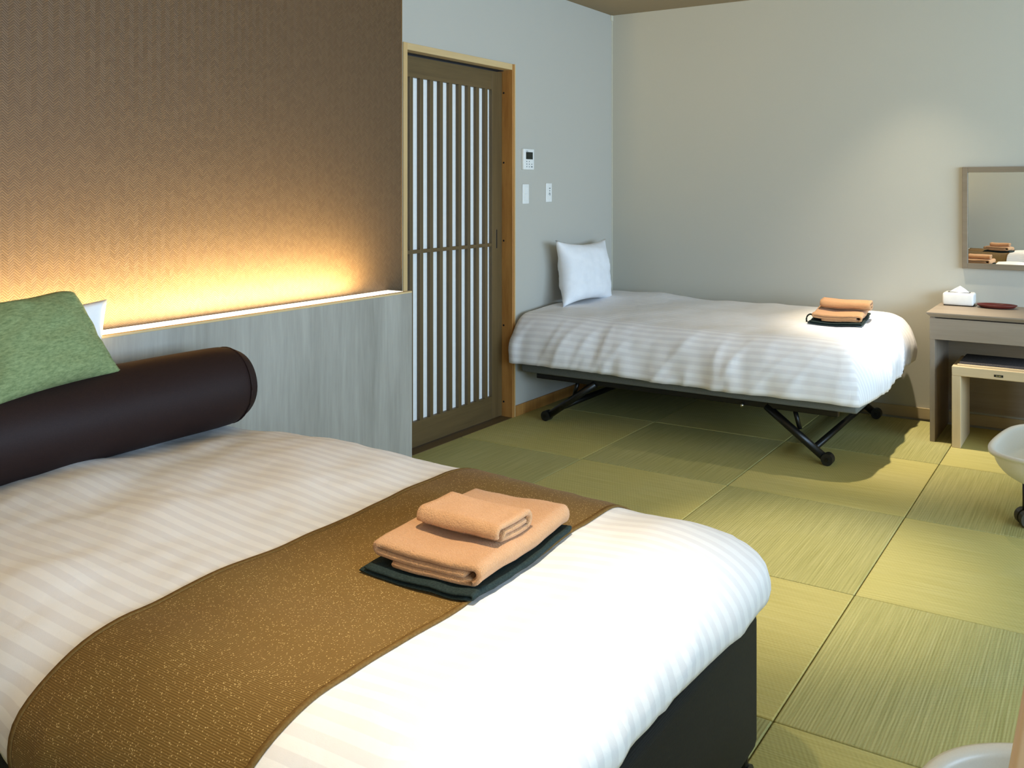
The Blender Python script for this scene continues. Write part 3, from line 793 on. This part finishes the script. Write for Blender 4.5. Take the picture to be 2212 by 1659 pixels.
for k, wd in enumerate((0.005, 0.004, 0.005, 0.004)):
    obj('lettering', bbox(-0.013 + 0.007 * k, -0.013 + 0.007 * k + wd, -b - 0.0016, -b - 0.001, SZ - 0.032, SZ - 0.028), 'chrome', pl)
# mirror
mr = empty('wall_mirror', (2.64, 0.0, 0.911)); tag(mr, 'rectangular wall mirror in a greyed brown wooden frame above the desk', 'mirror')
mx, mh = 0.262, 0.588; fw = 0.030
obj('frame_side', bbox(-mx, -mx + fw, -0.030, 0.0, 0, mh, 0.002), 'mirror_wood', mr)
obj('frame_side', bbox(mx - fw, mx, -0.030, 0.0, 0, mh, 0.002), 'mirror_wood', mr)
obj('frame_top', bbox(-mx + fw, mx - fw, -0.030, 0.0, mh - fw, mh, 0.002), 'mirror_wood', mr)
obj('frame_bottom', bbox(-mx + fw, mx - fw, -0.030, 0.0, 0, fw, 0.002), 'mirror_wood', mr)
g = obj('glass', bbox(-mx + fw - 0.004, mx - fw + 0.004, -0.003, 0.003, -mh / 2 + fw - 0.004, mh / 2 - fw + 0.004), 'mirror', mr)
g.location = (0, -0.016, mh / 2); g.rotation_euler = (math.radians(0.13), 0, 0)
for x0, x1, z0, z1 in ((-mx + fw, -mx + fw + 0.003, fw, mh - fw), (-mx + fw, mx - fw, mh - fw - 0.003, mh - fw)):
    obj('bevel_edge', bbox(x0, x1, -0.0215, -0.020, z0, z1), 'chrome', mr)
# tissue box
tb = empty('tissue_box', (2.372, -0.088, DZT)); tag(tb, 'white tissue box with a tissue pulled up, on the desk', 'tissue box')
obj('box', bbox(-0.084, 0.084, -0.056, 0.056, 0.004, 0.074, 0.012, 4), 'white_plastic', tb, True)
obj('foot', bbox(-0.078, 0.078, -0.050, 0.050, 0.0, 0.006), 'black_plastic', tb)
obj('lid_slot', bbox(-0.06, 0.06, -0.022, 0.022, 0.0735, 0.0752), 'void', tb)
bm = bmesh.new(); apex = bm.verts.new((0.004, 0.0, 0.112)); rg = []
for k in range(16):
    t = 2 * PI * k / 16; rr = 1 + 0.22 * math.cos(4 * t); rg.append(bm.verts.new((0.046 * rr * math.cos(t), 0.019 * rr * math.sin(t), 0.0745)))
md = []
for k in range(16):
    t = 2 * PI * k / 16; rr = 1 + 0.35 * math.cos(4 * t + 0.3); md.append(bm.verts.new((0.003 + 0.022 * rr * math.cos(t), 0.010 * rr * math.sin(t), 0.094)))
for k in range(16):
    j = (k + 1) % 16; bm.faces.new((rg[k], rg[j], md[j], md[k])); bm.faces.new((md[k], md[j], apex))
obj('tissue', bm, 'white_cotton', tb)
# lacquer dish
ds = obj('dish', lathe([(0.0, 0.004), (0.05, 0.004), (0.085, 0.008), (0.103, 0.017), (0.107, 0.020), (0.108, 0.018), (0.09, 0.004), (0.06, 0.0), (0.0, 0.0)], 40, None, 1.0, 0.62), 'lacquer', None, True, (2.575, -0.115, DZT))
tag(ds, 'oval red brown lacquer dish lying on the desk', 'dish')

# ------------------------------------------------------------------ controls on the wall beside the door
rc = empty('wall_controller', (0, -1.037, 1.49)); tag(rc, 'white wall controller with dark screen and small buttons beside the door', 'controller')
bdy = obj('case', bbox(0.0, 0.017, -0.056, 0.056, 0, 0.127, 0.003, 3), 'white_plastic', rc, True)
obj('screen', bbox(0.0165, 0.0176, -0.030, 0.040, 0.064, 0.108), 'screen', rc)
for k in range(5): obj('lettering', bbox(0.0166, 0.0173, -0.029 + 0.0042 * k, -0.0258 + 0.0042 * k, 0.1115, 0.1155), 'print', bdy)
for i, zz in enumerate((0.050, 0.034, 0.018)):
    for j, yy in enumerate((-0.022, 0.004, 0.030)):
        if (i, j) == (0, 2): continue
        wd = 0.0085 if (i, j) == (2, 2) else 0.0038
        obj('button_mark', bbox(0.0166, 0.0174, yy - wd, yy + wd, zz - 0.0032, zz + 0.0032), 'print', rc)
def plate(y, z, label):
    e = empty('light_switch', (0, y, z)); tag(e, label, 'switch', 'switch plates beside the door')
    obj('cover_plate', bbox(0, 0.006, -0.033, 0.033, 0, 0.120, 0.003, 3), 'white_plastic', e, True); return e
s1 = plate(-1.052, 1.281, 'blank white rocker switch under the wall controller')
obj('rocker', bbox(0.005, 0.0085, -0.019, 0.019, 0.018, 0.0595, 0.0015), 'white_plastic', s1); obj('rocker', bbox(0.005, 0.0085, -0.019, 0.019, 0.0605, 0.102, 0.0015), 'white_plastic', s1)
s2 = plate(-0.803, 1.288, 'white switch plate with small grey marks nearer the corner')
r = obj('knob_panel', bbox(0.005, 0.008, -0.019, 0.019, 0.018, 0.102, 0.0015), 'white_plastic', s2)
for yy, zz, wy, wz in ((0.004, 0.088, 0.008, 0.003), (0.004, 0.072, 0.004, 0.004), (0.006, 0.050, 0.003, 0.008), (0.001, 0.057, 0.006, 0.002), (-0.008, 0.050, 0.002, 0.003)):
    obj('mark', bbox(0.0076, 0.0086, yy - wy, yy + wy, zz - wz, zz + wz), 'print', s2)

# ------------------------------------------------------------------ table and shell chairs at the right edge
tx0, tx1, ty0, ty1, tz = 3.056, 3.92, -4.75, -3.05, 0.72
tb2 = empty('table', ((tx0 + tx1) / 2, (ty0 + ty1) / 2, 0)); tag(tb2, 'beige wooden table whose edge shows at the lower right corner', 'table')
a, b = (tx1 - tx0) / 2, (ty1 - ty0) / 2
obj('table_top', bbox(-a, a, -b, b, tz - 0.028, tz, 0.012, 4), 'table_wood', tb2, True)
for sx in (-1, 1):
    for sy in (-1, 1): obj('leg', cyl((sx * (a - 0.05), sy * (b - 0.07), tz - 0.029), (sx * (a - 0.05), sy * (b - 0.07), 0), 0.022, 16, 0.018), 'black_metal', tb2, True)

def shell_chair(loc, rz, label, bk):
    """low moulded tub: rounded square shell, low back on its +x side, four straight legs on twin-wheel casters"""
    o = empty('shell_chair', loc, rz); tag(o, label, 'chair', 'white shell chairs at the table')
    R, zb = 0.395, 0.165
    def zr(ph):
        back = max(0.0, math.cos(ph)) ** 2.0
        return 0.305 + bk * back + 0.010 * math.cos(4 * ph + 0.9) * (1 - back)
    def rr(ph): return R * (1 - 0.05 * math.cos(4 * ph))
    bm = bmesh.new(); rows = []
    NS, NP = 22, 96
    for k in range(NS + 1):
        s = k / NS; row = []
        for j in range(NP):
            ph = 2 * PI * j / NP; A = rr(ph); H = zr(ph) - zb
            if s <= 0.86:
                q = s / 0.86 * PI / 2; r = A * 0.93 * math.sin(q) ** 0.62; z = zb + H * (1 - math.cos(q)) ** 1.25
            else:
                q = (s - 0.86) / 0.14; r = A * (0.93 + 0.075 * math.sin(q * PI * 0.62)); z = zb + H + 0.006 * math.sin(q * PI) - 0.012 * q * q
            row.append(bm.verts.new((r * math.cos(ph), r * math.sin(ph), z)))
        rows.append(row)
    for A_, B_ in zip(rows, rows[1:]):
        for j in range(NP): bm.faces.new((A_[j], A_[(j + 1) % NP], B_[(j + 1) % NP], B_[j]))
    bmesh.ops.remove_doubles(bm, verts=bm.verts, dist=1e-5)
    sh = obj('shell', bm, 'shell_plastic', o, True)
    so = sh.modifiers.new('thick', 'SOLIDIFY'); so.thickness = 0.010; so.offset = -1
    obj('seat_plate', cyl((0, 0, 0.135), (0, 0, 0.1555), 0.14, 24), 'black_metal', o)
    for k in range(4):
        t = PI / 4 + PI / 2 * k; d = Vector((math.cos(t), math.sin(t), 0)); n = Vector((-d.y, d.x, 0)); c = d * 0.28
        obj('leg', cyl(c + Vector((0, 0, 0.055)), c + Vector((0, 0, 0.18)), 0.013, 14), 'black_metal', o, True)
        obj('spoke', cyl(d * 0.1 + Vector((0, 0, 0.145)), c + Vector((0, 0, 0.145)), 0.009, 10), 'black_metal', o, True)
        for sg in (-1, 1):
            a_, b_ = sorted((sg * 0.006, sg * 0.034))
            wh = obj('caster_wheel', cyl(c + n * a_ + Vector((0, 0, 0.034)), c + n * b_ + Vector((0, 0, 0.034)), 0.034, 20), 'olive_wheel', o)
            obj('hub', cyl(c + n * (a_ - 0.001) + Vector((0, 0, 0.034)), c + n * (b_ + 0.001) + Vector((0, 0, 0.034)), 0.012, 12), 'black_plastic', wh)
        obj('caster_fork', cyl(c - n * 0.006 + Vector((0, 0, 0.036)), c + n * 0.006 + Vector((0, 0, 0.036)), 0.022, 14), 'black_metal', o)
    return o
shell_chair(Vector((3.085, -1.37, 0)), math.radians(-16), 'low white moulded shell chair on casters at the right edge beyond the table', 0.40)
shell_chair(Vector((3.22, -3.885, 0)), 0.0, 'low white moulded shell chair half under the table at the bottom corner', 0.31)
